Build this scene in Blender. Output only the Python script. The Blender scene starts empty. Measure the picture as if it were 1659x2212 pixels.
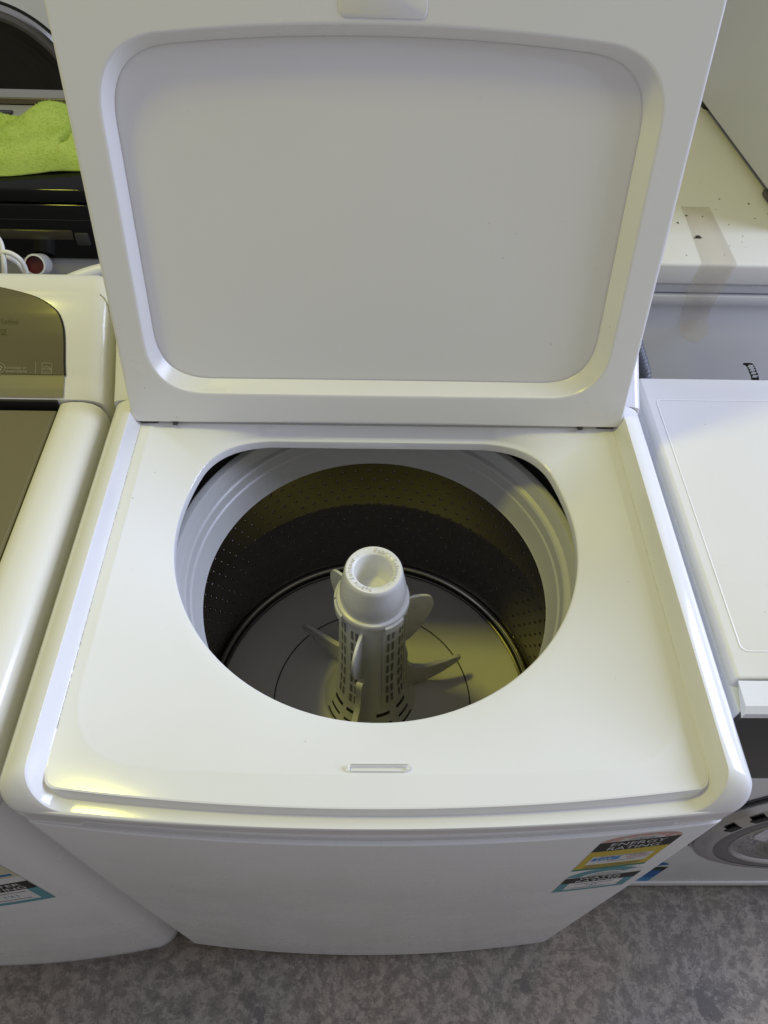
import bpy, bmesh, math, random
import numpy as np
from mathutils import Matrix, Vector
random.seed(7)
S = bpy.context.scene
COL = S.collection
R_ = math.radians

# ------------------------------------------------------------------ camera
cam = bpy.data.cameras.new('camera')
cam.sensor_fit = 'HORIZONTAL'; cam.sensor_width = 36.0
cam.lens = 36.0 * 1562.47 / 1659.0
cam.clip_start = 0.01; cam.clip_end = 100
camo = bpy.data.objects.new('camera', cam); COL.objects.link(camo)
RW = Matrix(((0.99966328, 0.00991299, 0.02398048),
             (-0.00686309, -0.79023588, 0.61276435),
             (0.02502456, -0.6127226, -0.78990176)))
right = RW @ Vector((1, 0, 0)); up = RW @ Vector((0, -1, 0)); back = RW @ Vector((0, 0, -1))
M = Matrix((right, up, back)).transposed().to_4x4()
M.translation = Vector((-0.01409, -0.18519, 1.52364))
camo.matrix_world = M
S.camera = camo

# ------------------------------------------------------------------ world: even indoor ambient
w = bpy.data.worlds.new('World'); S.world = w; w.use_nodes = True
bg = w.node_tree.nodes['Background']
bg.inputs[0].default_value = (0.985, 0.96, 1.0, 1); bg.inputs[1].default_value = 0.30

# ------------------------------------------------------------------ lamps of the place
def area(name, loc, target, sx, sy, power, col):
    l = bpy.data.lights.new(name, 'AREA'); l.shape = 'RECTANGLE'; l.size = sx; l.size_y = sy
    l.energy = power; l.color = col
    o = bpy.data.objects.new(name, l); COL.objects.link(o)
    o.location = loc
    o.rotation_euler = (Vector(target) - Vector(loc)).to_track_quat('-Z', 'Y').to_euler()
    return o
area('skylight_lamp', (-1.06, 0.52, 3.16), (-0.05, 0.20, 0.88), 0.34, 0.22, 18, (1.0, 0.975, 0.13))
area('doorway_lamp', (3.3, 0.75, 2.72), (0, 0.2, 0.9), 2.3, 1.8, 166, (0.645, 0.725, 1.0))

S.view_settings.view_transform = 'Standard'; S.view_settings.look = 'None'
S.view_settings.exposure = 0; S.view_settings.gamma = 1
S.view_settings.use_curve_mapping = False
S.render.engine = 'CYCLES'

# ------------------------------------------------------------------ materials
def mat(name, col, rough=0.35, metal=0.0, coat=0.0, spec=0.5):
    m = bpy.data.materials.new(name); m.use_nodes = True
    b = m.node_tree.nodes['Principled BSDF']
    b.inputs['Base Color'].default_value = (*col, 1)
    b.inputs['Roughness'].default_value = rough
    b.inputs['Metallic'].default_value = metal
    b.inputs['Coat Weight'].default_value = coat
    b.inputs['Coat Roughness'].default_value = 0.06
    b.inputs['Specular IOR Level'].default_value = spec
    return m
def nd(m, t, **k):
    n = m.node_tree.nodes.new(t)
    for a, v in k.items(): setattr(n, a, v)
    return n
def lk(m, a, b): m.node_tree.links.new(a, b)
def coords(m):
    return nd(m, 'ShaderNodeTexCoord').outputs['Object']
def noise(m, co, scale, detail=4, rough=0.55):
    n = nd(m, 'ShaderNodeTexNoise'); n.inputs['Scale'].default_value = scale
    n.inputs['Detail'].default_value = detail; n.inputs['Roughness'].default_value = rough
    lk(m, co, n.inputs['Vector']); return n.outputs['Fac']
def ramp(m, fac, stops):
    r = nd(m, 'ShaderNodeValToRGB'); e = r.color_ramp.elements
    e[0].position, e[0].color = stops[0][0], (*stops[0][1], 1)
    e[1].position, e[1].color = stops[-1][0], (*stops[-1][1], 1)
    for p, c in stops[1:-1]:
        x = e.new(p); x.color = (*c, 1)
    lk(m, fac, r.inputs['Fac']); return r.outputs['Color']
def mix(m, fac, a, b, mode='MIX'):
    n = nd(m, 'ShaderNodeMix', data_type='RGBA', blend_type=mode)
    if isinstance(fac, float): n.inputs[0].default_value = fac
    else: lk(m, fac, n.inputs[0])
    for s, v in ((n.inputs[6], a), (n.inputs[7], b)):
        if isinstance(v, tuple): s.default_value = (*v, 1)
        else: lk(m, v, s)
    return n.outputs[2]
def bump(m, h, strength, dist):
    n = nd(m, 'ShaderNodeBump'); n.inputs['Strength'].default_value = strength
    n.inputs['Distance'].default_value = dist
    lk(m, h, n.inputs['Height'])
    lk(m, n.outputs['Normal'], m.node_tree.nodes['Principled BSDF'].inputs['Normal'])
def bsdf(m): return m.node_tree.nodes['Principled BSDF']

def white_paint(name, col, rough, dirt=0.4, specks=0.3, orange=0.0, coat=0.0, grime=(0.30, 0.25, 0.17)):
    """painted steel or moulded plastic with faint soiling, specks and uneven gloss"""
    m = mat(name, col, rough, 0, coat)
    co = coords(m)
    n1 = noise(m, co, 3.2, 6, 0.62)
    soil = ramp(m, n1, [(0.50, (0, 0, 0)), (0.80, (dirt, dirt, dirt))])
    warm = tuple(c * f for c, f in zip(col, (0.97, 0.945, 0.87)))
    c = mix(m, soil, col, warm)
    v = nd(m, 'ShaderNodeTexVoronoi'); v.inputs['Scale'].default_value = 46
    v.inputs['Randomness'].default_value = 1
    lk(m, co, v.inputs['Vector'])
    s1 = ramp(m, v.outputs['Distance'], [(0.034, (1, 1, 1)), (0.055, (0, 0, 0))])
    n2 = noise(m, co, 7.0, 3)
    s2 = ramp(m, n2, [(0.545, (0, 0, 0)), (0.62, (specks, specks, specks))])
    sp = mix(m, 1.0, s1, s2, 'MULTIPLY')
    c = mix(m, sp, c, grime)
    lk(m, c, bsdf(m).inputs['Base Color'])
    rr = ramp(m, noise(m, co, 9, 5), [(0.3, (rough * .8,) * 3), (0.75, (rough * 1.35,) * 3)])
    lk(m, rr, bsdf(m).inputs['Roughness'])
    if orange: bump(m, noise(m, co, 420, 2), orange, 0.0006)
    return m

WHITE = white_paint('white_plastic', (0.79, 0.79, 0.795), 0.11, 0.35, 0.5)
LIDW = white_paint('lid_white_plastic', (0.79, 0.785, 0.785), 0.22, 0.35, 0.5)
PANELW = white_paint('lid_panel_satin', (0.78, 0.772, 0.765), 0.42, 0.35, 0.4)
ENAMEL = white_paint('white_enamel_steel', (0.74, 0.745, 0.75), 0.26, 0.5, 0.5, 0.0)
CREAM = white_paint('aged_white_plastic', (0.78, 0.77, 0.72), 0.14, 0.5, 0.5)
TOPW = white_paint('dusty_white_top', (0.78, 0.77, 0.74), 0.38, 0.75, 0.9, 0.1)
SHADEW = white_paint('shaded_white_steel', (0.62, 0.62, 0.64), 0.4, 0.5, 0.8, 0.1)  # darker white: shade on the rear panels put into the colour
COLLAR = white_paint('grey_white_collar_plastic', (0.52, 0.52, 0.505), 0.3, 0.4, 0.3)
AGIT = white_paint('agitator_plastic', (0.79, 0.785, 0.76), 0.27, 0.3, 0.2)
PLATE = white_paint('wash_plate_plastic', (0.80, 0.785, 0.76), 0.33, 0.4, 0.6)
DARK = mat('dark_recess', (0.012, 0.011, 0.010), 0.7)
GAP = mat('shadow_gap', (0.05, 0.045, 0.04), 0.6)
OUTER = mat('outer_tub_plastic', (0.33, 0.32, 0.31), 0.5)
BLACK = mat('black_gloss', (0.004, 0.004, 0.0042), 0.07, 0, 0.0, 0.35)
CHAR = mat('charcoal_panel', (0.045, 0.045, 0.046), 0.35)
CHROME = mat('brushed_silver', (0.55, 0.55, 0.56), 0.22, 1.0)
SILVERP = mat('silver_plastic', (0.30, 0.30, 0.31), 0.33, 0.3)
GREYB = mat('grey_body', (0.30, 0.30, 0.29), 0.4)
RED = mat('dark_red_plastic', (0.10, 0.012, 0.010), 0.35)
CORD = mat('white_cable', (0.72, 0.71, 0.66), 0.35)
GREYH = mat('grey_ribbed_hose', (0.09, 0.095, 0.11), 0.45)
GLASSD = mat('dark_door_glass', (0.012, 0.011, 0.010), 0.05, 0, 0.6)
TANG = mat('olive_gold_glass', (0.135, 0.118, 0.056), 0.14, 0.0, 0.25, 0.4)
TANM = mat('olive_gold_trim', (0.20, 0.185, 0.12), 0.38, 0.25)
PRINTL = mat('pale_print', (0.34, 0.32, 0.24), 0.4)
PRINTD = mat('dark_print', (0.03, 0.026, 0.015), 0.4)

# stainless with fine circumferential brushing
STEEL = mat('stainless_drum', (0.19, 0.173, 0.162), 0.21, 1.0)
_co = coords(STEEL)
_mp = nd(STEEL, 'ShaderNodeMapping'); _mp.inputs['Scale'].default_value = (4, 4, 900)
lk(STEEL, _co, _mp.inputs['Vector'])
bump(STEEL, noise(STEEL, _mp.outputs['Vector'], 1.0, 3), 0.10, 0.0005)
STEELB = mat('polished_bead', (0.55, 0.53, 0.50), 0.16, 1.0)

# ink colours
INK = {k: mat('ink_' + k, c, 0.5, 0, 0.0, 0.15) for k, c in dict(
    white=(.62, .62, .61), black=(.018, .018, .018), yellow=(.52, .40, .045), pink=(.56, .33, .29),
    green=(.03, .20, .13), blue=(.06, .24, .52), teal=(.10, .27, .31), grey=(.16, .16, .17),
    deep=(.03, .12, .36), cream=(.50, .48, .34)).items()}

# old painted concrete
FLOOR = mat('worn_concrete', (0.1, 0.1, 0.1), 0.75)
co = coords(FLOOR)
wn = noise(FLOOR, co, 5.5, 6, 0.6)
wp = nd(FLOOR, 'ShaderNodeVectorMath', operation='MULTIPLY_ADD')
lk(FLOOR, co, wp.inputs[0]); wp.inputs[1].default_value = (1, 1, 1)
cmb = nd(FLOOR, 'ShaderNodeCombineXYZ'); lk(FLOOR, wn, cmb.inputs[0]); lk(FLOOR, noise(FLOOR, co, 6.1, 5), cmb.inputs[1])
sc = nd(FLOOR, 'ShaderNodeVectorMath', operation='SCALE'); lk(FLOOR, cmb.outputs[0], sc.inputs[0]); sc.inputs['Scale'].default_value = 0.06
lk(FLOOR, sc.outputs[0], wp.inputs[2])
big = noise(FLOOR, wp.outputs[0], 7.5, 9, 0.66)
mid = noise(FLOOR, wp.outputs[0], 40, 10, 0.78)
fine = noise(FLOOR, wp.outputs[0], 95, 5, 0.62)
grit = noise(FLOOR, co, 300, 3, 0.6)
c0 = ramp(FLOOR, fine, [(0.36, (.215, .200, .180)), (0.50, (.250, .234, .211)), (0.64, (.300, .282, .255))])
m1 = ramp(FLOOR, mid, [(0.485, (0, 0, 0)), (0.500, (.85, .85, .85)), (0.60, (1, 1, 1))])
c1 = mix(FLOOR, m1, c0, ramp(FLOOR, fine, [(0.35, (.135, .125, .113)), (0.65, (.185, .173, .157))]))
m2 = ramp(FLOOR, mid, [(0.590, (0, 0, 0)), (0.605, (.8, .8, .8))])
c1 = mix(FLOOR, m2, c1, (.110, .102, .094))
patch = ramp(FLOOR, big, [(0.385, (1, 1, 1)), (0.40, (.75, .75, .75)), (0.41, (0, 0, 0))])
c2 = mix(FLOOR, patch, c1, (.120, .113, .106))
sm_ = nd(FLOOR, 'ShaderNodeMapping'); sm_.inputs['Scale'].default_value = (2.2, 34, 1); sm_.inputs['Rotation'].default_value = (0, 0, .22)
lk(FLOOR, co, sm_.inputs['Vector'])
scuff = ramp(FLOOR, noise(FLOOR, sm_.outputs['Vector'], 1.6, 5, 0.6), [(0.66, (0, 0, 0)), (0.70, (.55, .55, .55))])
c2 = mix(FLOOR, scuff, c2, (.100, .094, .088))
warm = ramp(FLOOR, noise(FLOOR, co, 4.0, 4), [(0.4, (1.10, 1.06, 1.0)), (0.65, (1.22, 1.10, .94))])
c3 = mix(FLOOR, 1.0, c2, warm, 'MULTIPLY')
gr = ramp(FLOOR, grit, [(0.3, (.86, .86, .86)), (0.7, (1.12, 1.12, 1.12))])
c4 = mix(FLOOR, 1.0, c3, gr, 'MULTIPLY')
flk = ramp(FLOOR, noise(FLOOR, wp.outputs[0], 170, 6, 0.7), [(0.635, (0, 0, 0)), (0.65, (.7, .7, .7))])
c4 = mix(FLOOR, flk, c4, (.36, .335, .295))
pit = ramp(FLOOR, noise(FLOOR, wp.outputs[0], 150, 4, 0.7), [(0.345, (.8, .8, .8)), (0.36, (0, 0, 0))])
c4 = mix(FLOOR, pit, c4, (.055, .050, .046))
lk(FLOOR, c4, bsdf(FLOOR).inputs['Base Color'])
bump(FLOOR, mid, 0.35, 0.003)

# microfibre cloth
CLOTH = mat('lime_microfibre', (0.36, 0.52, 0.035), 0.95, 0, 0, 0.1)
bsdf(CLOTH).inputs['Sheen Weight'].default_value = 0.5
bsdf(CLOTH).inputs['Sheen Tint'].default_value = (0.75, 1, 0.3, 1)
co = coords(CLOTH)
lk(CLOTH, ramp(CLOTH, noise(CLOTH, co, 18, 5), [(0.3, (.47, .62, .11)), (0.7, (.60, .74, .18))]), bsdf(CLOTH).inputs['Base Color'])
bump(CLOTH, noise(CLOTH, co, 420, 4, 0.75), 0.8, 0.004)

# packing tape
TAPE = mat('yellowed_clear_tape', (0.62, 0.52, 0.36), 0.22)
TAPE.node_tree.nodes['Principled BSDF'].inputs['Alpha'].default_value = 0.13

# ------------------------------------------------------------------ mesh helpers
WLOC = {}
def raw(name, V, F, m, parent=None, smooth=True, angle=35, mats=None, mi=None):
    off = WLOC[parent.name] if parent else Vector((0, 0, 0))
    V = [(v[0] - off[0], v[1] - off[1], v[2] - off[2]) for v in V]
    me = bpy.data.meshes.new(name); me.from_pydata(V, [], F); me.update()
    for q in (mats or [m]): me.materials.append(q)
    if mi: me.polygons.foreach_set('material_index', mi)
    bm = bmesh.new(); bm.from_mesh(me)
    bmesh.ops.recalc_face_normals(bm, faces=bm.faces); bm.to_mesh(me); bm.free()
    if smooth:
        me.polygons.foreach_set('use_smooth', [True] * len(me.polygons))
        me.set_sharp_from_angle(angle=R_(angle))
    o = bpy.data.objects.new(name, me); COL.objects.link(o)
    if parent:
        o.parent = parent
    WLOC[o.name] = off
    return o
def thing(name, loc, label, cat, group=None):
    o = bpy.data.objects.new(name, None); COL.objects.link(o); o.location = loc
    o.empty_display_size = 0.05
    o['label'] = label; o['category'] = cat
    if group: o['group'] = group
    WLOC[o.name] = Vector(loc); return o
def tag(o, label, cat):
    o['label'] = label; o['category'] = cat; return o
def loft(curves, closed=False, caps=False):
    n = len(curves[0]); V = [p for c in curves for p in c]; F = []
    for i in range(len(curves) - 1):
        for j in range(n if closed else n - 1):
            k = (j + 1) % n
            F.append((i * n + j, i * n + k, (i + 1) * n + k, (i + 1) * n + j))
    if caps:
        F.append(tuple(range(n))[::-1]); F.append(tuple(range((len(curves) - 1) * n, len(curves) * n)))
    return V, F
def lathe(prof, cx, cy, n=96, a0=0, a1=2 * math.pi):
    full = abs(a1 - a0 - 2 * math.pi) < 1e-6
    k = n if full else n + 1
    cs = []
    for r, z in prof:
        cs.append([(cx + r * math.cos(a0 + (a1 - a0) * i / n), cy + r * math.sin(a0 + (a1 - a0) * i / n), z) for i in range(k)])
    return loft(cs, closed=full)
def merge(*vf):
    V, F = [], []
    for v, f in vf:
        o = len(V); V += list(v); F += [tuple(i + o for i in q) for q in f]
    return V, F
def rbox(x0, x1, y0, y1, z0, z1, r=0.005, seg=3):
    bm = bmesh.new(); bmesh.ops.create_cube(bm, size=1)
    for v in bm.verts:
        v.co = ((x0 + x1) / 2 + v.co.x * (x1 - x0), (y0 + y1) / 2 + v.co.y * (y1 - y0), (z0 + z1) / 2 + v.co.z * (z1 - z0))
    if r > 0: bmesh.ops.bevel(bm, geom=list(bm.edges), offset=r, segments=seg, profile=0.5, affect='EDGES')
    bm.verts.index_update()
    V = [tuple(v.co) for v in bm.verts]; F = [tuple(v.index for v in f.verts) for f in bm.faces]
    bm.free(); return V, F
def tube(path, r, n=10, caps=True):
    P = [Vector(p) for p in path]; cs = []
    t0 = (P[1] - P[0]).normalized(); a = t0.orthogonal().normalized()
    for i, p in enumerate(P):
        t = (P[min(i + 1, len(P) - 1)] - P[max(i - 1, 0)]).normalized()
        a = (a - t * a.dot(t)).normalized(); b = t.cross(a)
        rr = r(i / (len(P) - 1)) if callable(r) else r
        cs.append([tuple(p + a * rr * math.cos(2 * math.pi * k / n) + b * rr * math.sin(2 * math.pi * k / n)) for k in range(n)])
    return loft(cs, closed=True, caps=caps)
def spline(pts, n=12):
    P = [Vector(p) for p in pts]; P = [P[0] * 2 - P[1]] + P + [P[-1] * 2 - P[-2]]; out = []
    for i in range(1, len(P) - 2):
        for k in range(n):
            t = k / n; a, b, c, d = P[i - 1:i + 3]
            out.append(0.5 * ((2 * b) + (c - a) * t + (2 * a - 5 * b + 4 * c - d) * t * t + (-a + 3 * b - 3 * c + d) * t ** 3))
    out.append(P[-2]); return out
def text_vf(s, size=1.0, align='LEFT', ext=0.0):
    cu = bpy.data.curves.new('t', 'FONT'); cu.body = s; cu.size = size; cu.align_x = align; cu.extrude = ext
    cu.resolution_u = 3
    o = bpy.data.objects.new('t', cu); COL.objects.link(o)
    dg = bpy.context.evaluated_depsgraph_get(); me = o.evaluated_get(dg).to_mesh()
    V = [tuple(v.co) for v in me.vertices]; F = [tuple(p.vertices) for p in me.polygons]
    o.evaluated_get(dg).to_mesh_clear(); bpy.data.objects.remove(o); bpy.data.curves.remove(cu)
    return V, F
def mapvf(vf, fn): return [fn(v) for v in vf[0]], vf[1]
def rect(x0, x1, z0, z1, nx=8):
    V, F = [], []
    for i in range(nx + 1):
        x = x0 + (x1 - x0) * i / nx
        V += [(x, z0, 0), (x, z1, 0)]
    for i in range(nx): F.append((2 * i, 2 * i + 2, 2 * i + 3, 2 * i + 1))
    return V, F
def arcband(cx, cz, r0, r1, a0, a1, n=20):
    V, F = [], []
    for i in range(n + 1):
        a = a0 + (a1 - a0) * i / n
        V += [(cx + r0 * math.cos(a), cz + r0 * math.sin(a), 0), (cx + r1 * math.cos(a), cz + r1 * math.sin(a), 0)]
    for i in range(n): F.append((2 * i, 2 * i + 1, 2 * i + 3, 2 * i + 2))
    return V, F
def star(cx, cz, r):
    V = [(cx + (r if i % 2 == 0 else r * .42) * math.sin(i * math.pi / 5), cz + (r if i % 2 == 0 else r * .42) * math.cos(i * math.pi / 5), 0) for i in range(10)]
    return V, [tuple(range(10))]
def smooth01(t): t = min(1, max(0, t)); return t * t * (3 - 2 * t)

# ------------------------------------------------------------------ floor
fl = raw('floor', [(-3, -2, 0), (3.2, -2, 0), (3.2, 3.2, 0), (-3, 3.2, 0)], [(0, 1, 2, 3)], FLOOR, None, False)
fl['kind'] = 'structure'; fl['label'] = 'worn mottled grey concrete floor'

# ================================================================== OPEN TOP LOADER
def ucurve(a, yf, bow, r, yb, zs, zf, x0=0.0, ns=16, nc=14, nf=48):
    """U shaped line seen from above: left side, rounded corner, bowed front, corner, right side"""
    fy = lambda x: yf - bow * (1 - (x / a) ** 2)
    half = []
    for i in range(ns):
        t = i / ns; y = yb + (yf + r - yb) * t
        half.append((-a, y, zs))
    A = Vector((-a, yf + r)); C = Vector((-a + r, fy(-a + r))); B = Vector((-a, fy(-a + r * .3)))
    for i in range(nc):
        t = i / nc; p = A * (1 - t) ** 2 + B * 2 * t * (1 - t) + C * t * t
        half.append((p.x, p.y, zs + (zf - zs) * smooth01(t * .92 + .04)))
    pts = list(half)
    for i in range(nf + 1):
        x = (-a + r) + 2 * (a - r) * i / nf
        pts.append((x, fy(x), zf))
    pts += [(-p[0], p[1], p[2]) for p in reversed(half)]
    return [(p[0] + x0, p[1], p[2]) for p in pts]

YB = 0.462
def top_curves(x0=0.0, yb=YB, dy=0.0):
    rows = [  # a, yf, bow, r, z side, z front
        (.3215, .001, .0205, .014, .829, .829), (.3245, -.0025, .0185, .016, .836, .834), (.325, -.004, .0175, .017, .880, .860),
        (.3242, -.0045, .0172, .018, .888, .8655), (.322, -.0048, .017, .019, .8945, .868),
        (.318, -.0048, .017, .020, .8995, .8692), (.312, -.0046, .017, .022, .9035, .8706),
        (.305, -.0044, .017, .024, .9060, .8711), (.2990, -.0042, .017, .025, .9070, .87150), (.2982, -.0040, .017, .025, .9070, .87155),
        (.2975, -.0030, .017, .025, .9062, .87158), (.2968, -.0015, .017, .025, .9045, .87164),
        (.2915, .0045, .017, .022, .8905, .87188), (.2900, .0058, .017, .021, .8882, .8721),
        (.2892, .0066, .017, .020, .8872, .8740), (.2888, .0082, .0175, .014, .8870, .8845),
        (.2882, .0090, .018, .013, .8870, .8865), (.2872, .0104, .018, .013, .8870, .8870)]
    return [[(p[0], p[1] + dy, p[2]) for p in ucurve(a, yf, b, r, yb, zs, zf, x0)] for a, yf, b, r, zs, zf in rows]

W1 = thing('washing_machine', (0, 0.3, 0), 'open white top-loading washing machine with raised lid and agitator in its tub', 'washing machine')
CX, CY = -0.002, 0.298       # tub axis

tc = top_curves()
V, F = loft(tc)
# ---- deck: polar loops about PC
PC = (0.0, 0.255)
def densify(poly, closed=True, step=0.0015):
    out = []; n = len(poly)
    for i in range(n if closed else n - 1):
        a = poly[i]; b = poly[(i + 1) % n]; d = math.dist(a[:2], b[:2]); k = max(1, int(d / step))
        for j in range(k):
            t = j / k; out.append((a[0] + (b[0] - a[0]) * t, a[1] + (b[1] - a[1]) * t))
    return out
N = 720
def polar(poly):
    """radius of a star-shaped outline for N even angles"""
    d = densify(poly); ang = np.array([math.atan2(p[1] - PC[1], p[0] - PC[0]) for p in d]); rad = np.array([math.hypot(p[0] - PC[0], p[1] - PC[1]) for p in d])
    o = np.argsort(ang); ang = ang[o]; rad = rad[o]
    ang = np.concatenate([ang - 2 * math.pi, ang, ang + 2 * math.pi]); rad = np.tile(rad, 3)
    return np.interp(np.linspace(-math.pi, math.pi, N, endpoint=False), ang, rad)
TH = np.linspace(-math.pi, math.pi, N, endpoint=False)
def rounded(poly, radii, n=10):
    out = []; m = len(poly)
    for i in range(m):
        p = Vector(poly[i]); a = Vector(poly[i - 1]); b = Vector(poly[(i + 1) % m]); r = radii[i]
        u = (a - p).normalized() * r; v = (b - p).normalized() * r
        for k in range(n + 1):
            t = k / n; q = (p + u) * (1 - t) ** 2 + p * 2 * t * (1 - t) + (p + v) * t * t; out.append((q.x, q.y))
    return out
edge_poly = [(p[0], p[1]) for p in tc[-1]]
fr = lambda x: 0.030 - .010 * (1 - (x / .28) ** 2)
dish = rounded([(-.277, .4420), (-.278, fr(.27))] + [(x, fr(x)) for x in np.linspace(-.17, .17, 9)] + [(.278, fr(.27)), (.278, .4420)], [.006, .075] + [.004] * 9 + [.075, .006])
RO = .2265; YBK = .4325; OY = .3035
a0 = math.asin((YBK - OY) / RO)
circ = [(CX + RO * math.cos(a), OY + RO * math.sin(a)) for a in np.linspace(math.pi - a0 + .22, 2 * math.pi + a0 - .22, 90)]
xs = RO * math.cos(a0)
corner = lambda sgn: [(CX + sgn * (xs - .002) , YBK)]
L_end = circ[0]; R_end = circ[-1]
def bez(p, q, s, n=14): return [(p[0] * (1 - t) ** 2 + q[0] * 2 * t * (1 - t) + s[0] * t * t, p[1] * (1 - t) ** 2 + q[1] * 2 * t * (1 - t) + s[1] * t * t) for t in [k / n for k in range(n + 1)]]
opening = circ + bez(R_end, (CX + xs + .004, YBK - .003), (CX + xs - .055, YBK + .001)) + bez((CX - xs + .055, YBK + .001), (CX - xs - .004, YBK - .003), L_end)
rE, rD, rO = polar(edge_poly), polar(dish), polar(opening)
# keep the three outlines nested
rO = np.minimum(rO, rD - .006); rD = np.minimum(rD, rE - .004)
def ring(r, z): return [(PC[0] + r[i] * math.cos(TH[i]), PC[1] + r[i] * math.sin(TH[i]), z if np.isscalar(z) else z[i]) for i in range(N)]
zr = .8605 + .0065 * np.array([smooth01((math.sin(t_) - .35) / .35) for t_ in TH])
loops = [ring(rE, .887), ring(rD + .0015, .887), ring(rD, .88695)]
for t in (.02, .05, .15, .3, .45, .6, .72, .82, .9):
    loops.append(ring(rD + (rO + .004 - rD) * t, .8868 - (.8868 - zr - .0012) * (t ** 1.02)))
loops += [ring(rO + .0022, zr + .0007), ring(rO + .0011, zr + .0002), ring(rO + .0003, zr - .0006), ring(rO, zr - .0016), ring(rO + .0002, zr - .012), ring(rO + .004, zr - .013)]
VF2 = loft(loops, closed=True)
deck = raw('top_deck', *merge((V, F), VF2), WHITE, W1, angle=28)
V, F = [], []
rg = random.Random(5)
for sgn, y0_, y1_, wmax in ((-1, .06, .437, .00042), (1, .12, .437, .00022)):
    y = y0_; b0 = len(V); cnt = 0
    while y < y1_:
        wd = wmax * (.25 + .75 * rg.random() ** 2) * (2.4 if rg.random() < .04 else 1) * (1 if rg.random() < .93 else .05); x = sgn * (.2891 + rg.uniform(-.00012, .00012))
        V += [(x - wd, y, .88745), (x + wd, y, .88745)]
        if cnt: F.append((len(V) - 4, len(V) - 3, len(V) - 1, len(V) - 2))
        y += rg.uniform(.0007, .0022); cnt += 1
gm = raw('seam_grime', V, F, mat('grey_grime', (.42, .41, .40), .9), deck, False); gm['kind'] = 'stuff'
# latch slot in the front of the deck
def slot_shape(x0, x1, y0, y1, r, n=6):
    o = []
    for cx_, cy_, a in ((x1 - r, y1 - r, 0), (x0 + r, y1 - r, 90), (x0 + r, y0 + r, 180), (x1 - r, y0 + r, 270)):
        for k in range(n + 1): o.append((cx_ + r * math.cos(R_(a + 90 * k / n)), cy_ + r * math.sin(R_(a + 90 * k / n))))
    return o
so = slot_shape(-.0285, .0265, .0232, .0292, .0022)
si = slot_shape(-.0268, .0248, .0222, .0281, .0016)
zd = .8870
raw('latch_slot', *loft([[(x, y, zd - .0006) for x, y in so], [(x, y, zd + .0007) for x, y in so], [(x * .985 - .00002, y * .99 + .0003, zd + .0004) for x, y in si]], True), WHITE, deck)
raw('slot_shadow_gap', [(x, y, zd + .00045) for x, y in slot_shape(-.0265, .0245, .0277, .0287, .0005)], [tuple(range(28))], GAP, deck, False)

# ---- front panel
def fy1(x): return -.0205 * (1 - (x / .3215) ** 2)
def panel_curve(a, d, z, r=.014): return ucurve(a, .001 + d, .0205, r, .05, z, z, ns=4)
fp = raw('front_panel', *loft([panel_curve(.3200, .004, .8290), panel_curve(.3205, -.0040, .8288), panel_curve(.3212, -.0050, .8280), panel_curve(.3214, -.0054, .8262),
     panel_curve(.3214, -.0055, .60), panel_curve(.3210, -.0030, .30), panel_curve(.3208, -.0010, .034), panel_curve(.3180, .004, .030)]), ENAMEL, W1)
raw('cabinet', *merge(rbox(-.3205, -.300, .045, .625, .03, .828, .003, 2), rbox(.300, .3205, .045, .625, .03, .828, .003, 2), rbox(-.299, .299, .60, .625, .03, .828, .003, 2)), ENAMEL, W1)
for sx in (-.27, .27):
    for sy in (.05, .57):
        raw('foot', *lathe([(.0, .0), (.02, .0), (.02, .012), (.012, .014), (.012, .034)], sx, sy, 16), DARK, W1)

# ---- console behind the lid
def console(x0, root, m, a=.325, ends=((0, .008), (.0012, .0045), (.004, .0018), (.009, 0))):
    prof = [(.4635, .830), (.4635, .904), (.474, .911), (.488, .9195), (.503, .930), (.530, .9475), (.555, .9620), (.575, .9715), (.592, .9770), (.608, .9770), (.622, .970), (.628, .955), (.628, .83)]
    pr = [(p.x, p.y) for p in spline([(y, z, 0) for y, z in prof[1:-1]], 4)]
    pr = [prof[0]] + pr + [prof[-1]]
    c = Vector((.55, .91))
    def shr(d):
        out = []
        for y, z in pr:
            v = Vector((y, z)) - c
            out.append((y - (d if v.x > 0.03 else -d * .3 if v.x < -.03 else 0), z - (d if z > .9 else 0)))
        return out
    cs = []
    for e, d in ends: cs.append([(x0 - a + e, y, z) for y, z in shr(d)])
    for e, d in reversed(ends): cs.append([(x0 + a - e, y, z) for y, z in shr(d)])
    return raw('console', *loft(cs, caps=True), m, root, angle=40)
console(0, W1, WHITE)

# ---- tub
raw('outer_tub', *lathe([(.288, .850), (.284, .66), (.280, .36), (.02, .34)], CX, CY, 96), OUTER, W1)
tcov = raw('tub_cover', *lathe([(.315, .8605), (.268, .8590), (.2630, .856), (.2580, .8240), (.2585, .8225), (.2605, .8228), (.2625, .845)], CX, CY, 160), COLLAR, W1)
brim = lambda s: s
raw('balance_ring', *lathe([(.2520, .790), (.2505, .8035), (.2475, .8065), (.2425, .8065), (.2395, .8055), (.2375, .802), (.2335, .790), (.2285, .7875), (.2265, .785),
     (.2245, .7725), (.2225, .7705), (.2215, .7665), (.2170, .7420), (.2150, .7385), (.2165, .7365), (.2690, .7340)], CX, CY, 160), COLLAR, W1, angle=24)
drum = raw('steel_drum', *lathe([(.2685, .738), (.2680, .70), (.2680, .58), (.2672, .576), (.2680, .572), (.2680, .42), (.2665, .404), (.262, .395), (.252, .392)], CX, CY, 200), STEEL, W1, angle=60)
raw('rolled_bead', *lathe([(.2615 + .0042 * math.cos(a), .4020 + .0042 * math.sin(a)) for a in np.linspace(0, 2 * math.pi, 13)], CX, CY, 160), STEELB, drum)
raw('drum_gap', *lathe([(.2575, .4015), (.2555, .392), (.2530, .389)], CX, CY, 120), DARK, drum)
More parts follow.
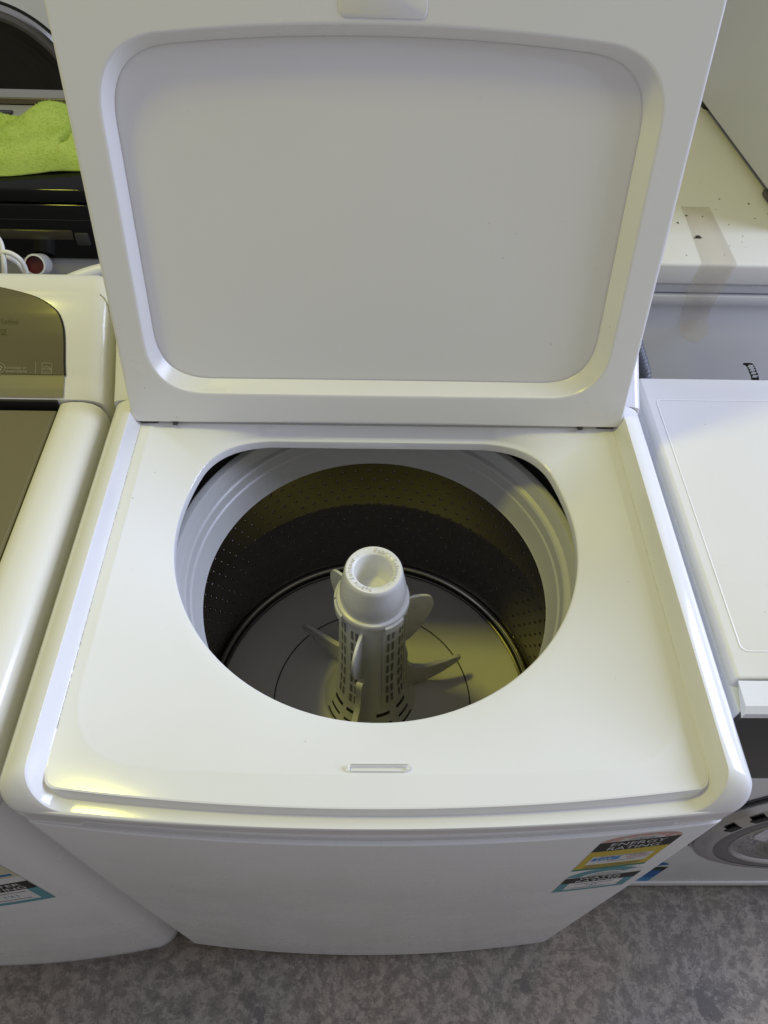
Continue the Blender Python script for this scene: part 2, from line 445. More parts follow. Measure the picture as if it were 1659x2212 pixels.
# dimples with punched holes, staggered rows
V, F, MI = [], [], []
rows = 15; ncol = 84
for k in range(rows):
    z = .722 - k * .0205
    for j in range(ncol):
        a = 2 * math.pi * (j + .5 * (k % 2)) / ncol
        t = Vector((-math.sin(a), math.cos(a), 0)); nrm = Vector((-math.cos(a), -math.sin(a), 0)); upv = Vector((0, 0, 1))
        p = Vector((CX, CY, z)) - nrm * .2678
        b = len(V)
        for rr, hh in ((.0030, -.0003), (.0021, .0009), (.0008, .0011)):
            for q in range(8):
                g = q * math.pi / 4
                V.append(tuple(p + t * rr * math.cos(g) + upv * rr * .8 * math.sin(g) + nrm * hh))
        for l in range(2):
            for q in range(8):
                F.append((b + l * 8 + q, b + l * 8 + (q + 1) % 8, b + l * 8 + 8 + (q + 1) % 8, b + l * 8 + 8 + q)); MI.append(0)
        F.append(tuple(b + 16 + q for q in range(8))); MI.append(1)
dm = raw('drum_dimples', V, F, None, drum, angle=80, mats=[STEEL, DARK], mi=MI); dm['kind'] = 'stuff'

# ---- wash plate and agitator
wp_ = raw('wash_plate', *lathe([(.2545, .385), (.2535, .3905), (.247, .3925), (.205, .3945), (.1610, .3990), (.1600, .3975), (.1590, .3990), (.125, .4055), (.09, .4200), (.05, .43)], CX, CY, 160), PLATE, W1, angle=30)
raw('plate_seam', *lathe([(.1612, .39935), (.1590, .39955)], CX, CY, 120), GAP, wp_)
AX, AY = -.005, .298
ag = raw('agitator', *lathe([(.098, .406), (.085, .4130), (.070, .4270), (.0600, .450), (.0540, .478), (.0500, .520), (.0470, .58), (.0448, .66), (.0440, .712), (.0466, .714), (.0474, .718), (.0474, .7245), (.0462, .727), (.0440, .728), (.030, .728)], AX, AY, 72), AGIT, W1, angle=30)
cap = raw('cap', *lathe([(0.04227, 0.7285), (0.04256, 0.733), (0.04218, 0.745), (0.04038, 0.758), (0.038, 0.77), (0.03657, 0.78), (0.03553, 0.7845), (0.03401, 0.7868), (0.03182, 0.787), (0.02489, 0.785), (0.02375, 0.7838), (0.02337, 0.781), (0.0228, 0.77), (0.02137, 0.752), (0.0171, 0.745), (0.0076, 0.7435), (0.00047, 0.7432)], AX, AY, 72), AGIT, ag, angle=40)
raw('drain_hole', *lathe([(.0002, .7440), (.0018, .7440)], AX - .009, AY - .006, 12), DARK, cap)
raw('drain_nub', *lathe([(.0046, .7432), (.0042, .7455), (.0028, .7470), (.0002, .7475)], AX + .008, AY - .003, 16), AGIT, cap)
# raised lettering round the cap rim
def ringtext(s, a_start, r, z, size):
    parts = []; a = a_start
    for ch in s:
        wd = {' ': .55, 'i': .42, 'r': .52, 't': .48, 'f': .45, 'F': .72, 'S': .78, 'b': .75, 'o': .75, 'n': .75, 'e': .72, 'a': .7, 'c': .65}.get(ch, .7) * size * .88
        am = a - wd / 2 / r
        if ch != ' ':
            if ch == '.':
                vf = arcband(0, size * .3, 0, size * .17, 0, 2 * math.pi, 10)
            else: vf = text_vf(ch, size, 'CENTER', size * .10)
            ca, sa = math.cos(am), math.sin(am)
            def f(v, ca=ca, sa=sa):
                rr = r + v[1] - size * .33; tx = v[0]
                return (AX + rr * ca + tx * sa, AY + rr * sa - tx * ca, z + v[2] - .0006 * ((r - rr) / .004))
            parts.append(mapvf(vf, f))
        a -= wd / r
    return parts
LET = white_paint('raised_lettering', (0.73, 0.725, 0.69), 0.35, .2, .1)
for vf in ringtext('Fabric Softener . ', R_(88), .0289, .7866, .0074) + ringtext('Fabric Softener . ', R_(-92), .0289, .7866, .0074): raw('letter', *vf, LET, cap, False)

# curved vanes
def vane(name, az, prof, th=.0022, bendz=0.0, m=AGIT, twist=0.0, n=10):
    """prof: outline (r, z) points; a thin plate standing radially, slightly swept"""
    d = Vector((math.cos(az), math.sin(az), 0)); t = Vector((-math.sin(az), math.cos(az), 0))
    pts = [(p.x, p.y) for p in spline([(r, z, 0) for r, z in prof], 5)]
    F0, F1 = [], []
    for r, z in pts:
        q = Vector((AX, AY, 0)) + d * r + Vector((0, 0, z)) + t * (bendz * ((r - .04) / .1) ** 2 + twist * (z - .6))
        w_ = th * (1 - .45 * min(1, max(0, (r - .045) / .09)))
        F0.append(tuple(q + t * w_)); F1.append(tuple(q - t * w_))
    k = len(pts)
    return raw(name, F0 + F1, [tuple(range(k)), tuple(range(2 * k - 1, k - 1, -1))] + [(i, (i + 1) % k, k + (i + 1) % k, k + i) for i in range(k)], m, ag, angle=50)
UP = [(.040, .700), (.060, .704), (.078, .697), (.0845, .680), (.082, .655), (.070, .620), (.056, .592), (.040, .580)]
for az in (13, 132, 252): vane('upper_vane', R_(az), UP, .0020, .004)
LOW = [(.030, .560), (.052, .560), (.056, .520), (.066, .494), (.090, .479), (.120, .473), (.142, .469), (.1515, .461), (.147, .450), (.125, .440), (.10, .433), (.07, .430), (.03, .430)]
for az in (13, 132, 250): vane('lower_vane', R_(az), LOW, .0048, .012)

# vents: panels of slits on the column, in columns and rows
def colr(z): return np.interp(z, [.450, .478, .52, .58, .66, .712], [.0600, .0540, .05, .047, .0448, .044])
def patch_on_col(az0, az1, z0, z1, off, m, name, parent):
    V, F = [], []; n = 3
    for i in range(n + 1):
        a = az0 + (az1 - az0) * i / n
        for z in (z0, z1):
            r = colr(z) + off; V.append((AX + r * math.cos(a), AY + r * math.sin(a), z))
    for i in range(n): F.append((2 * i, 2 * i + 2, 2 * i + 3, 2 * i + 1))
    return V, F
for base in (-62, 118, 208, -152):
    for col_, da in ((0, 0), (1, 9), (2, 26), (3, 35)):
        for row in range(7):
            z1 = .700 - row * .0305 - (.003 if col_ > 1 else 0); parts = []
            for s in range(4):
                zz = z1 - s * .0056
                parts.append(patch_on_col(R_(base + da - 2.7), R_(base + da + 2.7), zz - .0031, zz, .0004, None, '', None))
            raw('vent', *merge(*parts), DARK, ag, False)
for base in (-72, -15, 150):
    # upright ribs either side of the vent panels
    for da in (0,):
        pts = [(AX + (colr(z) + .0012) * math.cos(R_(base)), AY + (colr(z) + .0012) * math.sin(R_(base)), z) for z in np.linspace(.49, .71, 12)]
        raw('rib', *tube(pts, .0012, 6), AGIT, ag)
for k, z in enumerate(np.linspace(.50, .665, 4)):
    V, F = patch_on_col(R_(-114), R_(-98), z, z + .0016, .0009, None, '', None)
    raw('level_mark', V, F, AGIT, ag, False)
for base, n_ in ((-35, 5), (-70, 5), (-120, 5), (-150, 5)):
    for k in range(n_):
        r0 = .0565 + k * .0068
        V, F = [], []
        for i in range(9):
            a = R_(base - 11 + 22 * i / 8)
            for dr in (-.0009, .0009):
                rr = r0 + dr; zz = np.interp(rr, [.0540, .0600, .070, .085, .098], [.478, .450, .4270, .4130, .406]) + .0009
                V.append((AX + rr * math.cos(a), AY + rr * math.sin(a), zz))
        for i in range(8): F.append((2 * i, 2 * i + 2, 2 * i + 3, 2 * i + 1))
        raw('lint_slot', V, F, DARK, ag, False)
# moulded clips under the cap
for a in (-55, -160, 60, 165):
    V, F = [], []
    for i in range(7):
        g = R_(a - 16 + 32 * i / 6)
        for rr, zz in ((.0475, .7235), (.0500, .7215), (.0500, .708), (.0462, .706)):
            V.append((AX + rr * math.cos(g), AY + rr * math.sin(g), zz))
    for i in range(6):
        for j in range(3): F.append((4 * i + j, 4 * i + 4 + j, 4 * i + 5 + j, 4 * i + 1 + j))
    F += [(0, 1, 2, 3), (24, 25, 26, 27)]
    raw('clip', V, F, AGIT, ag)

# ---- lid, standing open and leaning back
TL = R_(15.5); L0 = Vector((0, .437, .894)); LU = Vector((0, math.sin(TL), math.cos(TL))); LN = Vector((0, -math.cos(TL), math.sin(TL)))
def lp(u, s, d): q = L0 + Vector((u, 0, 0)) + LU * s + LN * d; return tuple(q)
def lid_loop(poly, n=480, c=(0, .22)):
    global PC
    d = densify(poly); ang = np.array([math.atan2(p[1] - c[1], p[0] - c[0]) for p in d]); rad = np.array([math.hypot(p[0] - c[0], p[1] - c[1]) for p in d])
    o = np.argsort(ang); ang = ang[o]; rad = rad[o]
    ang = np.concatenate([ang - 2 * math.pi, ang, ang + 2 * math.pi]); rad = np.tile(rad, 3)
    th = np.linspace(-math.pi, math.pi, n, endpoint=False); rr = np.interp(th, ang, rad)
    return [(c[0] + r * math.cos(a), c[1] + r * math.sin(a)) for r, a in zip(rr, th)]
arch = lambda u, m_, e, hw: m_ - (m_ - e) * (u / hw) ** 2
def frame_poly(hl, hr, sb, st_m, st_e, rb, rt):
    top = [(u, arch(u, st_m, st_e, .26)) for u in np.linspace(hr - .06, -hl + .06, 11)]
    return rounded([(-hl, sb), (hr, sb), (hr * .992, arch(hr, st_m, st_e, .26))] + top + [(-hl * .998, arch(-hl, st_m, st_e, .26))], [rb, rb, rt] + [.003] * 11 + [rt])
outer = lid_loop(rounded([(-.2975, .0), (.2965, .0), (.2965, .440)] + [(u, .456 - .012 * (u / .29) ** 2) for u in np.linspace(.24, -.24, 9)] + [(-.2975, .440)], [.008, .008, .014] + [.003] * 9 + [.014]))
def inset(loop, k): 
    c = (0, .22); return [(c[0] + (p[0] - c[0]) * (1 - k / math.hypot(p[0] - c[0], p[1] - c[1])), c[1] + (p[1] - c[1]) * (1 - k / math.hypot(p[0] - c[0], p[1] - c[1]))) for p in loop]
C1 = lid_loop(frame_poly(.2645, .2625, .0405, .4025, .386, .062, .062))
C2 = lid_loop(frame_poly(.2580, .2505, .0520, .3950, .378, .058, .058))
mk = lambda loop, d: [lp(u, s, d) for u, s in loop]
lid = raw('lid', *loft([mk(inset(outer, .010), -.030), mk(inset(outer, .003), -.0290), mk(outer, -.0240), mk(outer, -.0030), mk(inset(outer, .0009), -.0009), mk(inset(outer, .003), 0), mk(inset(outer, .0045), 0), mk(inset(C1, -.0045), 0), mk(inset(C1, -.003), 0), mk(inset(C1, -.0012), -.0005),
     mk(C1, -.0018), mk(inset(C1, .0004), -.0026), mk(inset(C2, -.0004), -.0134), mk(C2, -.0140), mk(inset(C2, .0004), -.0150), mk(inset(C2, .006), -.0152)], True, True), LIDW, W1, angle=26)
pl = [mk(inset(C2, .0008), -.0151), mk(inset(C2, .0009), -.0145), mk(inset(C2, .0020), -.0141), mk(inset(C2, .0035), -.0140)]
pl += [mk(inset(C2, .006), -.0140), mk(inset(C2, .12), -.0140)]
raw('inner_panel', *loft(pl, True, True), PANELW, lid, angle=30)
lt = slot_shape(-.0425, .0345, .4085, .448, .006)
raw('latch_plate', *loft([[lp(u, s, -.001) for u, s in lt], [lp(u, s, .0003) for u, s in lt], [lp(u * .985 - .00006, .428 + (s - .428) * .97, .0007) for u, s in lt]], True, True), LIDW, lid, angle=30)
for sx in (-1, 1):
    p = lp(sx * .283, -.004, -.012)
    raw('hinge_pin', *tube([(p[0] - .014, p[1], p[2]), (p[0] + .014, p[1], p[2])], .0055, 12), GAP, lid)
    p = lp(sx * .247, .0, -.004)
    raw('bump_stop', *rbox(p[0] - .003, p[0] + .003, p[1] - .004, p[1] + .004, p[2] - .004, p[2] + .0015, .001, 2), GAP, lid)

# ---- stickers on the front panel
def on_front(lift): return lambda v: (v[0], fy1(v[0]) + .001 - float(np.interp(v[1], [.30, .60, .8258, .8278], [.0030, .0055, .0054, .0050])) - lift, v[1])
def sticker(parent, name, label, layers, place):
    root = None
    for i, (nm, vf, m) in enumerate(layers):
        V, F = mapvf(vf, place(.00012 + .00003 * i))
        o = raw(nm if root else name, V, F, m, root or parent, False)
        if root is None: root = o; o['label'] = label
    return root
def txt(s, x, z, h, wsc=1.0, align='CENTER'):
    vf = text_vf(s, h * 1.35, align); return mapvf(vf, lambda v: (x + v[0] * wsc, z + v[1], 0))
def squash(vf, z0=.8005, k=.60): return mapvf(vf, lambda v: (v[0], z0 + (v[1] - z0) * k if v[1] > z0 else v[1], v[2]))
def scribble(x0, x1, z, h, n):
    parts = []; x = x0; r = random.Random(int(z * 1e5))
    while x < x1:
        w_ = r.uniform(.0008, .0022); parts.append(rect(x, min(x + w_, x1), z, z + h * r.uniform(.6, 1), 1)); x += w_ + r.uniform(.0004, .0010)
    return merge(*parts)
x0, x1 = .2085, .2885; xm = (x0 + x1) / 2
sticker(fp, 'energy_sticker', 'energy rating sticker with pink star arc, black band and yellow field', [
    ('s', merge(rect(x0, x1, .6815, .8015), squash(arcband(xm, .8005, 0, .040, 0, math.pi, 28))), INK['white']),
    ('star_arc', squash(arcband(xm, .8015, .0235, .039, R_(3), R_(177), 28)), INK['pink']),
    ('black_band', rect(x0, x1, .7660, .8015), INK['black']),
    ('yellow_field', rect(x0, x1, .6900, .7655), INK['yellow']),
    ('green_strip', rect(x0, x1, .6815, .6900), INK['green']),
    ('white_box', rect(x0 + .008, x1 - .008, .7085, .7440), INK['white']),
    ('blue_box', rect(x0 + .010, xm - .001, .7240, .7380), INK['blue']),
    ('stars', squash(merge(*[star(xm + .031 * math.cos(R_(a)), .8015 + .031 * math.sin(R_(a)), .0046) for a in (22, 49, 76, 104, 131, 158)])), INK['white']),
    ('lettering', merge(txt('ENERGY', xm, .7865, .0120, .92), txt('RATING', xm, .7700, .0120, .92)), INK['white']),
    ('number', txt('105', xm - .018, .7262, .0095, 1.0), INK['white']),
    ('heading', txt('Energy consumption', xm, .7395, .0042, 1.0), INK['black']),
    ('units', txt('kWh per year', xm + .004, .7180, .0040, 1.0), INK['black']),
    ('pink_note', merge(scribble(xm + .006, x1 - .010, .7300, .0035, 9), scribble(xm + .008, x1 - .010, .7240, .0035, 9), scribble(xm + .008, x1 - .012, .7350, .0035, 9)), INK['pink']),
    ('arc_lines', squash(merge(scribble(xm - .010, xm + .010, .8165, .0030, 9), scribble(xm - .014, xm + .014, .8105, .0030, 9), scribble(xm - .017, xm + .017, .8045, .0030, 9))), INK['grey']),
    ('small_lines', merge(scribble(x0 + .010, x1 - .010, .7030, .0026, 9), scribble(x0 + .010, x1 - .010, .6975, .0026, 9), scribble(x0 + .010, x1 - .014, .6925, .0022, 9)), INK['grey']),
], on_front)
x0, x1 = .2115, .2985; xm = (x0 + x1) / 2 - .002
sticker(fp, 'water_sticker', 'water rating sticker with teal border and black band, below the energy sticker', [
    ('s', merge(rect(x0, x1, .5640, .6420), arcband((x0 + x1) / 2, .641, 0, .0435, 0, math.pi, 28)), INK['white']),
    ('drop_arc', arcband(xm, .640, .026, .042, R_(38), R_(172), 28), INK['teal']),
    ('teal_frame', merge(rect(x0, x1, .5640, .5740), rect(x0, x0 + .011, .574, .6135, 1), rect(x1 - .011, x1, .574, .6135, 1)), INK['teal']),
    ('black_band', rect(x0, x1, .6135, .6420), INK['black']),
    ('lettering', merge(txt('WATER', xm, .6290, .0112, .95), txt('RATING', xm, .6150, .0112, .95)), INK['white']),
    ('lines', merge(scribble(xm - .012, xm + .014, .6565, .003, 9), scribble(xm - .016, xm + .018, .6500, .003, 9), scribble(xm - .018, xm + .02, .6445, .003, 9)), INK['grey']),
    ('number', txt('121', xm, .5900, .0080, 1.0), INK['deep']),
    ('units', merge(scribble(xm - .022, xm + .022, .6030, .003, 9), scribble(xm - .020, xm + .018, .5800, .003, 9)), INK['grey']),
], on_front)

# ================================================================== LEFT TOP LOADER (lid closed)
XL = -.6605
W2 = thing('washing_machine', (XL, 0.3, 0), 'white top-loading washing machine with closed olive-gold glass lid, left of the open one', 'washing machine')
W2['group'] = 'top-loading washing machines'; W1['group'] = 'top-loading washing machines'
def wide_top(x0):
    rows = [(.3215, .001, .026, .040, .829, .829), (.3245, -.003, .026, .040, .836, .834), (.325, -.004, .026, .040, .868, .858), (.3235, -.004, .026, .04, .882, .868), (.319, -.003, .026, .04, .892, .876),
            (.311, 0, .026, .04, .8985, .882), (.300, .004, .026, .038, .9015, .887), (.286, .010, .026, .034, .9015, .890), (.276, .014, .026, .03, .8995, .891), (.2715, .018, .026, .028, .8965, .891), (.2705, .0195, .026, .028, .890, .886)]
    return loft([ucurve(a, yf, b, r, YB, zs, zf, x0) for a, yf, b, r, zs, zf in rows])
raw('top_surround', *wide_top(XL), CREAM, W2, angle=40)
lidc = ucurve(.2690, .0215, .026, .026, .4520, .8955, .8900, XL)
lidc2 = ucurve(.2665, .0245, .026, .026, .4500, .8975, .8925, XL)
lidb = ucurve(.2690, .0215, .026, .026, .4520, .880, .880, XL)
raw('lid', *loft([lidb, lidc, lidc2], True, True), mat('olive_gold_lid', (0.165, 0.145, 0.070), 0.22, 0.0, 0.1, 0.35), W2, angle=30)
raw('lid_gap', *rbox(XL - .2700, XL + .2700, .440, .4640, .860, .8800, 0), DARK, W2, False)
raw('console_gap_shade', *rbox(XL - .2695, XL + .2695, .4600, .4632, .86, .9032, 0), DARK, W2, False)  # dark strip on the console front, standing in for shade in the gap
con2 = console(XL, W2, CREAM, ends=((0, .020), (.002, .012), (.006, .0065), (.012, .0028), (.022, 0)))
# glass fascia following the console face
def face_pt(x, t, lift):
    ys = [.4640, .474, .488, .503, .530, .555, .575, .592]; zs = [.9045, .911, .9195, .930, .9475, .9620, .9715, .9770]
    q = t * (len(ys) - 1); y = np.interp(q, range(len(ys)), ys); z = np.interp(q, range(len(ys)), zs)
    return (x, y - lift * .8, z + lift * .6)
def face_sheet(x_edge, t0, t1, lift, nx=24, nt=24):
    V, F = [], []
    for i in range(nt + 1):
        t = t0 + (t1 - t0) * i / nt; e = x_edge(t)
        for j in range(nx + 1): V.append(face_pt(XL - e + 2 * e * j / nx, t, lift))
    for i in range(nt):
        for j in range(nx):
            a = i * (nx + 1) + j; F.append((a, a + 1, a + nx + 2, a + nx + 1))
    return V, F
ge = lambda t: .2770 - .080 * max(0, (t - .46) / .49) ** 3.4 - .008 * max(0, (t - .30)) 
raw('trim_band', *face_sheet(lambda t: .2775, .02, .295, .0016), TANM, con2, angle=60)
gl_ = raw('glass_fascia', *face_sheet(ge, .30, .945, .0022), TANG, con2, angle=60)
raw('glass_rim', *face_sheet(lambda t: ge(t) + .0022, .285, .955, .0012), DARK, con2, angle=60)
def on_face(xa, ta, sx, st, lift=.0029): return lambda v: face_pt(xa + v[0] * sx, ta + v[1] * st, lift)
k = 1 / .140
def ftext(s, x, t, h, m, nm, align='RIGHT'): raw(nm, *mapvf(text_vf(s, h * 1.35, align), on_face(x, t, 1, 1 / .145)), m, gl_, False)
XE = XL + .2720
ftext('Lid Locked', XE - .0530, .640, .0052, PRINTD, 'lid_locked_print')
ftext('PAUSE', XE - .0660, .570, .0060, PRINTD, 'pause_print')
ftext('POWERED BY', XE - .0390, .348, .0033, PRINTL, 'powered_by_print')
ftext('SMARTDRIVE', XE - .0390, .315, .0033, PRINTL, 'smartdrive_print')
raw('divider_print', *mapvf(rect(0, .0006, 0, .016, 1), on_face(XE - .0290, .308, 1, 1 / .145)), PRINTL, gl_, False)
sq = lambda x0, x1, z0, z1, t_: merge(rect(x0, x1, z0, z0 + t_, 1), rect(x0, x1, z1 - t_, z1, 1), rect(x0, x0 + t_, z0, z1, 1), rect(x1 - t_, x1, z0, z1, 1))
raw('square_emblem_print', *mapvf(merge(sq(0, .0125, .0, .0155, .0006), rect(0, .0125, .0025, .0031, 1), arcband(.006, .0055, .0045, .0052, R_(10), R_(150), 12), mapvf(text_vf('energy', .0042, 'LEFT'), lambda v: (v[0] + .0012, v[1] + .0062, 0))), on_face(XE - .0215, .305, 1, 1 / .145)), PRINTL, gl_, False)
raw('round_emblem_print', *mapvf(merge(arcband(0, .008, .0070, .0076, 0, 2 * math.pi, 28), *[arcband(.0026 * math.cos(R_(a)), .008 + .0026 * math.sin(R_(a)), .0006, .0018, R_(a - 60), R_(a + 150), 8) for a in (20, 92, 164, 236, 308)]), on_face(XE - .0730, .302, 1, 1 / .145)), PRINTL, gl_, False)
def pc2(a, d, z, r=.042): return ucurve(a, .001 + d, .0330, r, .06, z, z, XL, ns=4)
fp2 = raw('front_panel', *loft([pc2(.3190, .004, .829), pc2(.3200, .0, .8285), pc2(.3210, -.002, .827), pc2(.3212, -.0022, .80), pc2(.3212, -.002, .40), pc2(.3210, -.002, .047), pc2(.3207, -.0018, .034), pc2(.316, .004, .030)]), ENAMEL, W2)
raw('skirt_seam', *loft([pc2(.3214, -.0028, .046), pc2(.3214, -.0028, .0445)]), GAP, fp2)
raw('cabinet', *merge(rbox(XL - .3205, XL - .300, .055, .625, .03, .828, .003, 2), rbox(XL + .300, XL + .3205, .055, .625, .03, .828, .003, 2), rbox(XL - .299, XL + .299, .60, .625, .03, .828, .003, 2)), ENAMEL, W2)
def on_front2(lift): return lambda v: (v[0], .001 - .0330 * (1 - ((v[0] - XL) / .3215) ** 2) - .0024 - lift, v[1])
x1 = -.3920; x0 = x1 - .087; xm = (x0 + x1) / 2
sticker(fp2, 'water_sticker', 'water rating sticker with black band and teal frame on the left machine', [
    ('s', rect(x0, x1, .520, .706), INK['white']),
    ('cream_field', rect(x0, x1, .640, .706), INK['cream']),
    ('blue_line', rect(x0, x1 - .004, .6480, .6560), INK['deep']),
    ('black_band', rect(x0, x1, .5830, .6180), INK['black']),
    ('teal_frame', merge(rect(x0, x1, .520, .532), rect(x1 - .012, x1, .532, .583, 1), rect(x0, x0 + .012, .532, .583, 1)), INK['teal']),
    ('lettering', merge(txt('WATER', xm + .008, .6025, .0112, .95), txt('RATING', xm + .008, .5870, .0112, .95)), INK['white']),
    ('number', txt('121', xm + .006, .5530, .0100, 1.0), INK['teal']),
    ('units', merge(scribble(x0 + .016, x1 - .016, .5720, .0035, 9), scribble(x0 + .018, x1 - .02, .5400, .0035, 9)), INK['grey']),
], on_front2)

# ================================================================== RIGHT FRONT LOADER
W3 = thing('front_loader', (.66, .33, 0), 'white front-loading washing machine with silver porthole door, right of the open top loader', 'washing machine')
FX0, FX1, FYF, FYB, FZ = .3640, .9640, .094, .578, .850
raw('cabinet', *rbox(FX0, FX1, FYF + .006, FYB, .03, FZ - .018, .004, 2), white_paint('front_loader_white', (.72, .74, .75), .28, .4, .5, .1), W3)
top3 = raw('top_panel', *merge(rbox(FX0 - .001, FX1 + .001, FYF + .034, FYB + .002, FZ - .022, FZ, .004, 3)), TOPW, W3)
it = slot_shape(FX0 + .0125, FX1 - .0125, .158, .536, .008)
it2 = slot_shape(FX0 + .0145, FX1 - .0145, .160, .534, .007)
raw('inset_edge', *loft([[(x, y, FZ + .0002) for x, y in it], [(x, y, FZ + .0006) for x, y in [(p[0] + .0003, p[1]) for p in it]], [(x, y, FZ + .0003) for x, y in it2]], True), TOPW, top3)
raw('control_panel', *loft([[(FX0 + .0, FYF + .0325, FZ - .0012), (FX0, FYF + .006, FZ - .0012 - .001), (FX0, FYF, FZ - .008), (FX0, FYF, FZ - .018)], [(FX1, FYF + .0325, FZ - .0012), (FX1, FYF + .006, FZ - .0022), (FX1, FYF, FZ - .008), (FX1, FYF, FZ - .018)]], caps=True), white_paint('fascia_white', (.76, .77, .77), .25, .3, .4), W3, angle=25)
raw('dark_fascia', *rbox(FX0 + .002, FX1 - .002, FYF + .001, FYF + .02, .640, FZ - .0185, .002, 2), CHAR, W3)
raw('front_panel', *rbox(FX0 + .0005, FX1 - .0005, FYF, FYF + .02, .048, .6385, .003, 2), white_paint('front_white', (.70, .715, .72), .3, .4, .5, .1), W3)
raw('plinth', *rbox(FX0 + .002, FX1 - .002, FYF - .003, FYF + .02, .02, .0465, .003, 2), white_paint('plinth_white', (.70, .71, .71), .3, .4, .5), W3)
DXc, DZc = .674, .440
def ylathe(prof, cx_, cz_, y0, n=96):
    cs = [[(cx_ + r * math.cos(2 * math.pi * i / n), y0 - d, cz_ + r * math.sin(2 * math.pi * i / n)) for i in range(n)] for r, d in prof]
    return loft(cs, True)
raw('door_recess', *ylathe([(.216, .0005), (.211, .0016), (.206, .0008)], DXc, DZc, FYF), CHAR, W3)
door = raw('door', *ylathe([(.2070, -.004), (.2070, .006), (.203, .014), (.196, .018), (.170, .021), (.156, .020), (.152, .016)], DXc, DZc, FYF), mat('dark_door_ring', (.09, .09, .095), .25, .3), W3, angle=25)
raw('chrome_rim', *ylathe([(.2085, .002), (.2100, .008), (.2060, .0150), (.1920, .0200), (.1800, .0203)], DXc, DZc, FYF), CHROME, door)
raw('inner_rim', *ylathe([(.158, .0204), (.155, .0220), (.152, .0200), (.1505, .016)], DXc, DZc, FYF), CHROME, door)
raw('glass_bowl', *ylathe([(.152, .0165), (.128, .0150), (.112, .0065), (.10, .0035), (.060, .0025), (.0, .0022)], DXc, DZc, FYF), GLASSD, door)
raw('drum_opening', *ylathe([(.108, .0070), (.101, .0080), (.096, .0045)], DXc, DZc, FYF), CHROME, door)
for a in (150, 164):
    c_, s_ = math.cos(R_(a)), math.sin(R_(a)); V, F = rbox(-.006, .008, -.001, .001, -.011, .011, .001, 1)
    V = [(DXc + (.1920 + v[0]) * c_ - v[2] * s_, FYF - .0205 - v[1], DZc + (.1920 + v[0]) * s_ + v[2] * c_) for v in V]
    raw('door_slot', V, F, DARK, door, False)
bm = bmesh.new(); bmesh.ops.create_icosphere(bm, subdivisions=3, radius=1); rb = random.Random(4)
for v in bm.verts:
    k = 1 + rb.uniform(-.28, .28); v.co = Vector((.606 + v.co.x * .055 * k, FYF - .0085 + v.co.y * .006 * k, .425 + v.co.z * .040 * k))
bm.verts.index_update(); vf = [tuple(v.co) for v in bm.verts], [tuple(v.index for v in f.verts) for f in bm.faces]; bm.free()
reflection = raw('porthole_reflection', *vf, mat('pale_reflection', (.62, .62, .66), .12, 0, .4), None, False)  # pale crumpled mesh added for the bright reflection in the porthole glass
tag(reflection, 'crumpled pale mesh standing in for the bag showing inside the right front loader porthole', 'reflection')
raw('brand_hole', *ylathe([(.0028, .0004), (.0002, .0004)], .455, .555, FYF, 12), GAP, W3, False)
on3 = lambda lift: (lambda v: (v[0], FYF - .0002 - lift, v[1]))
x0, x1 = .4340, .5150; xm = (x0 + x1) / 2
st3 = [o for o in W3.children if o.name.startswith('front_panel')][0]
sticker(st3, 'energy_sticker', 'blue rating sticker with black band on the front loader', [
    ('s', merge(rect(x0, x1, .060, .1780), arcband(xm, .177, 0, .0435, 0, math.pi, 28)), INK['white']),
    ('star_field', arcband(xm, .176, .0, .0405, R_(25), R_(155), 28), INK['deep']),
    ('black_band', rect(x0, x1, .1480, .1780), INK['black']),
    ('blue_field', rect(x0, x1, .0960, .1475), INK['deep']),
    ('star', star(xm, .196, .0120), INK['white']),
    ('lettering', txt('RATING', xm, .1560, .0130, .95), INK['green']),
    ('pale_field', rect(x0, x1, .062, .0955), INK['blue']),
], lambda lift: (lambda v: (v[0], FYF - .0002 - lift, v[1] - .008)))

# ================================================================== BACK RIGHT: machine turned round, another stood on it
W4 = thing('white_appliance', (.72, 1.15, 0), 'dusty white appliance turned to show its back, patched with tape', 'appliance')
BX0, BX1, BYF, BYB = .335, 1.02, .868, 1.62
raw('top_panel', *rbox(BX0, BX1, BYF - .010, BYB, .809, .850, .006, 4), TOPW, W4)
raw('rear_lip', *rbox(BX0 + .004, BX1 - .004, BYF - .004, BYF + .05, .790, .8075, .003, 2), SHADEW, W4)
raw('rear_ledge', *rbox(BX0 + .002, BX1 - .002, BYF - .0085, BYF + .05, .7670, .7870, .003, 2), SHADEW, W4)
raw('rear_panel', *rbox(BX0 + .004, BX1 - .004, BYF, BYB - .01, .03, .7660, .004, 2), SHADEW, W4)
# crumbs on the top
V, F = [], []
rr = random.Random(3)
for i in range(24):
    cx_, cy_ = rr.uniform(.47, .78), .875 + abs(rr.gauss(0, .14)); s = rr.choice([.0008, .001, .0012, .0016, .0022]); b = len(V)
    for q in range(5):
        g = q * 2 * math.pi / 5 + rr.uniform(-.4, .4); l = s * rr.uniform(.5, 1.5); V.append((cx_ + l * math.cos(g), cy_ + l * math.sin(g), .8502))
    V.append((cx_, cy_, .8502 + s)); F += [(b + q, b + (q + 1) % 5, b + 5) for q in range(5)] + [(b + 4, b + 3, b + 2, b + 1, b)]
b = len(V); cx_, cy_ = .545, .935
for q, l in enumerate((.008, .004, .011, .003, .009, .004, .006)):
    g = q * 2 * math.pi / 7; V.append((cx_ + l * math.cos(g), cy_ + l * .6 * math.sin(g), .8503))
V.append((cx_, cy_, .855)); F += [(b + q, b + (q + 1) % 7, b + 7) for q in range(7)] + [tuple(b + q for q in range(6, -1, -1))]
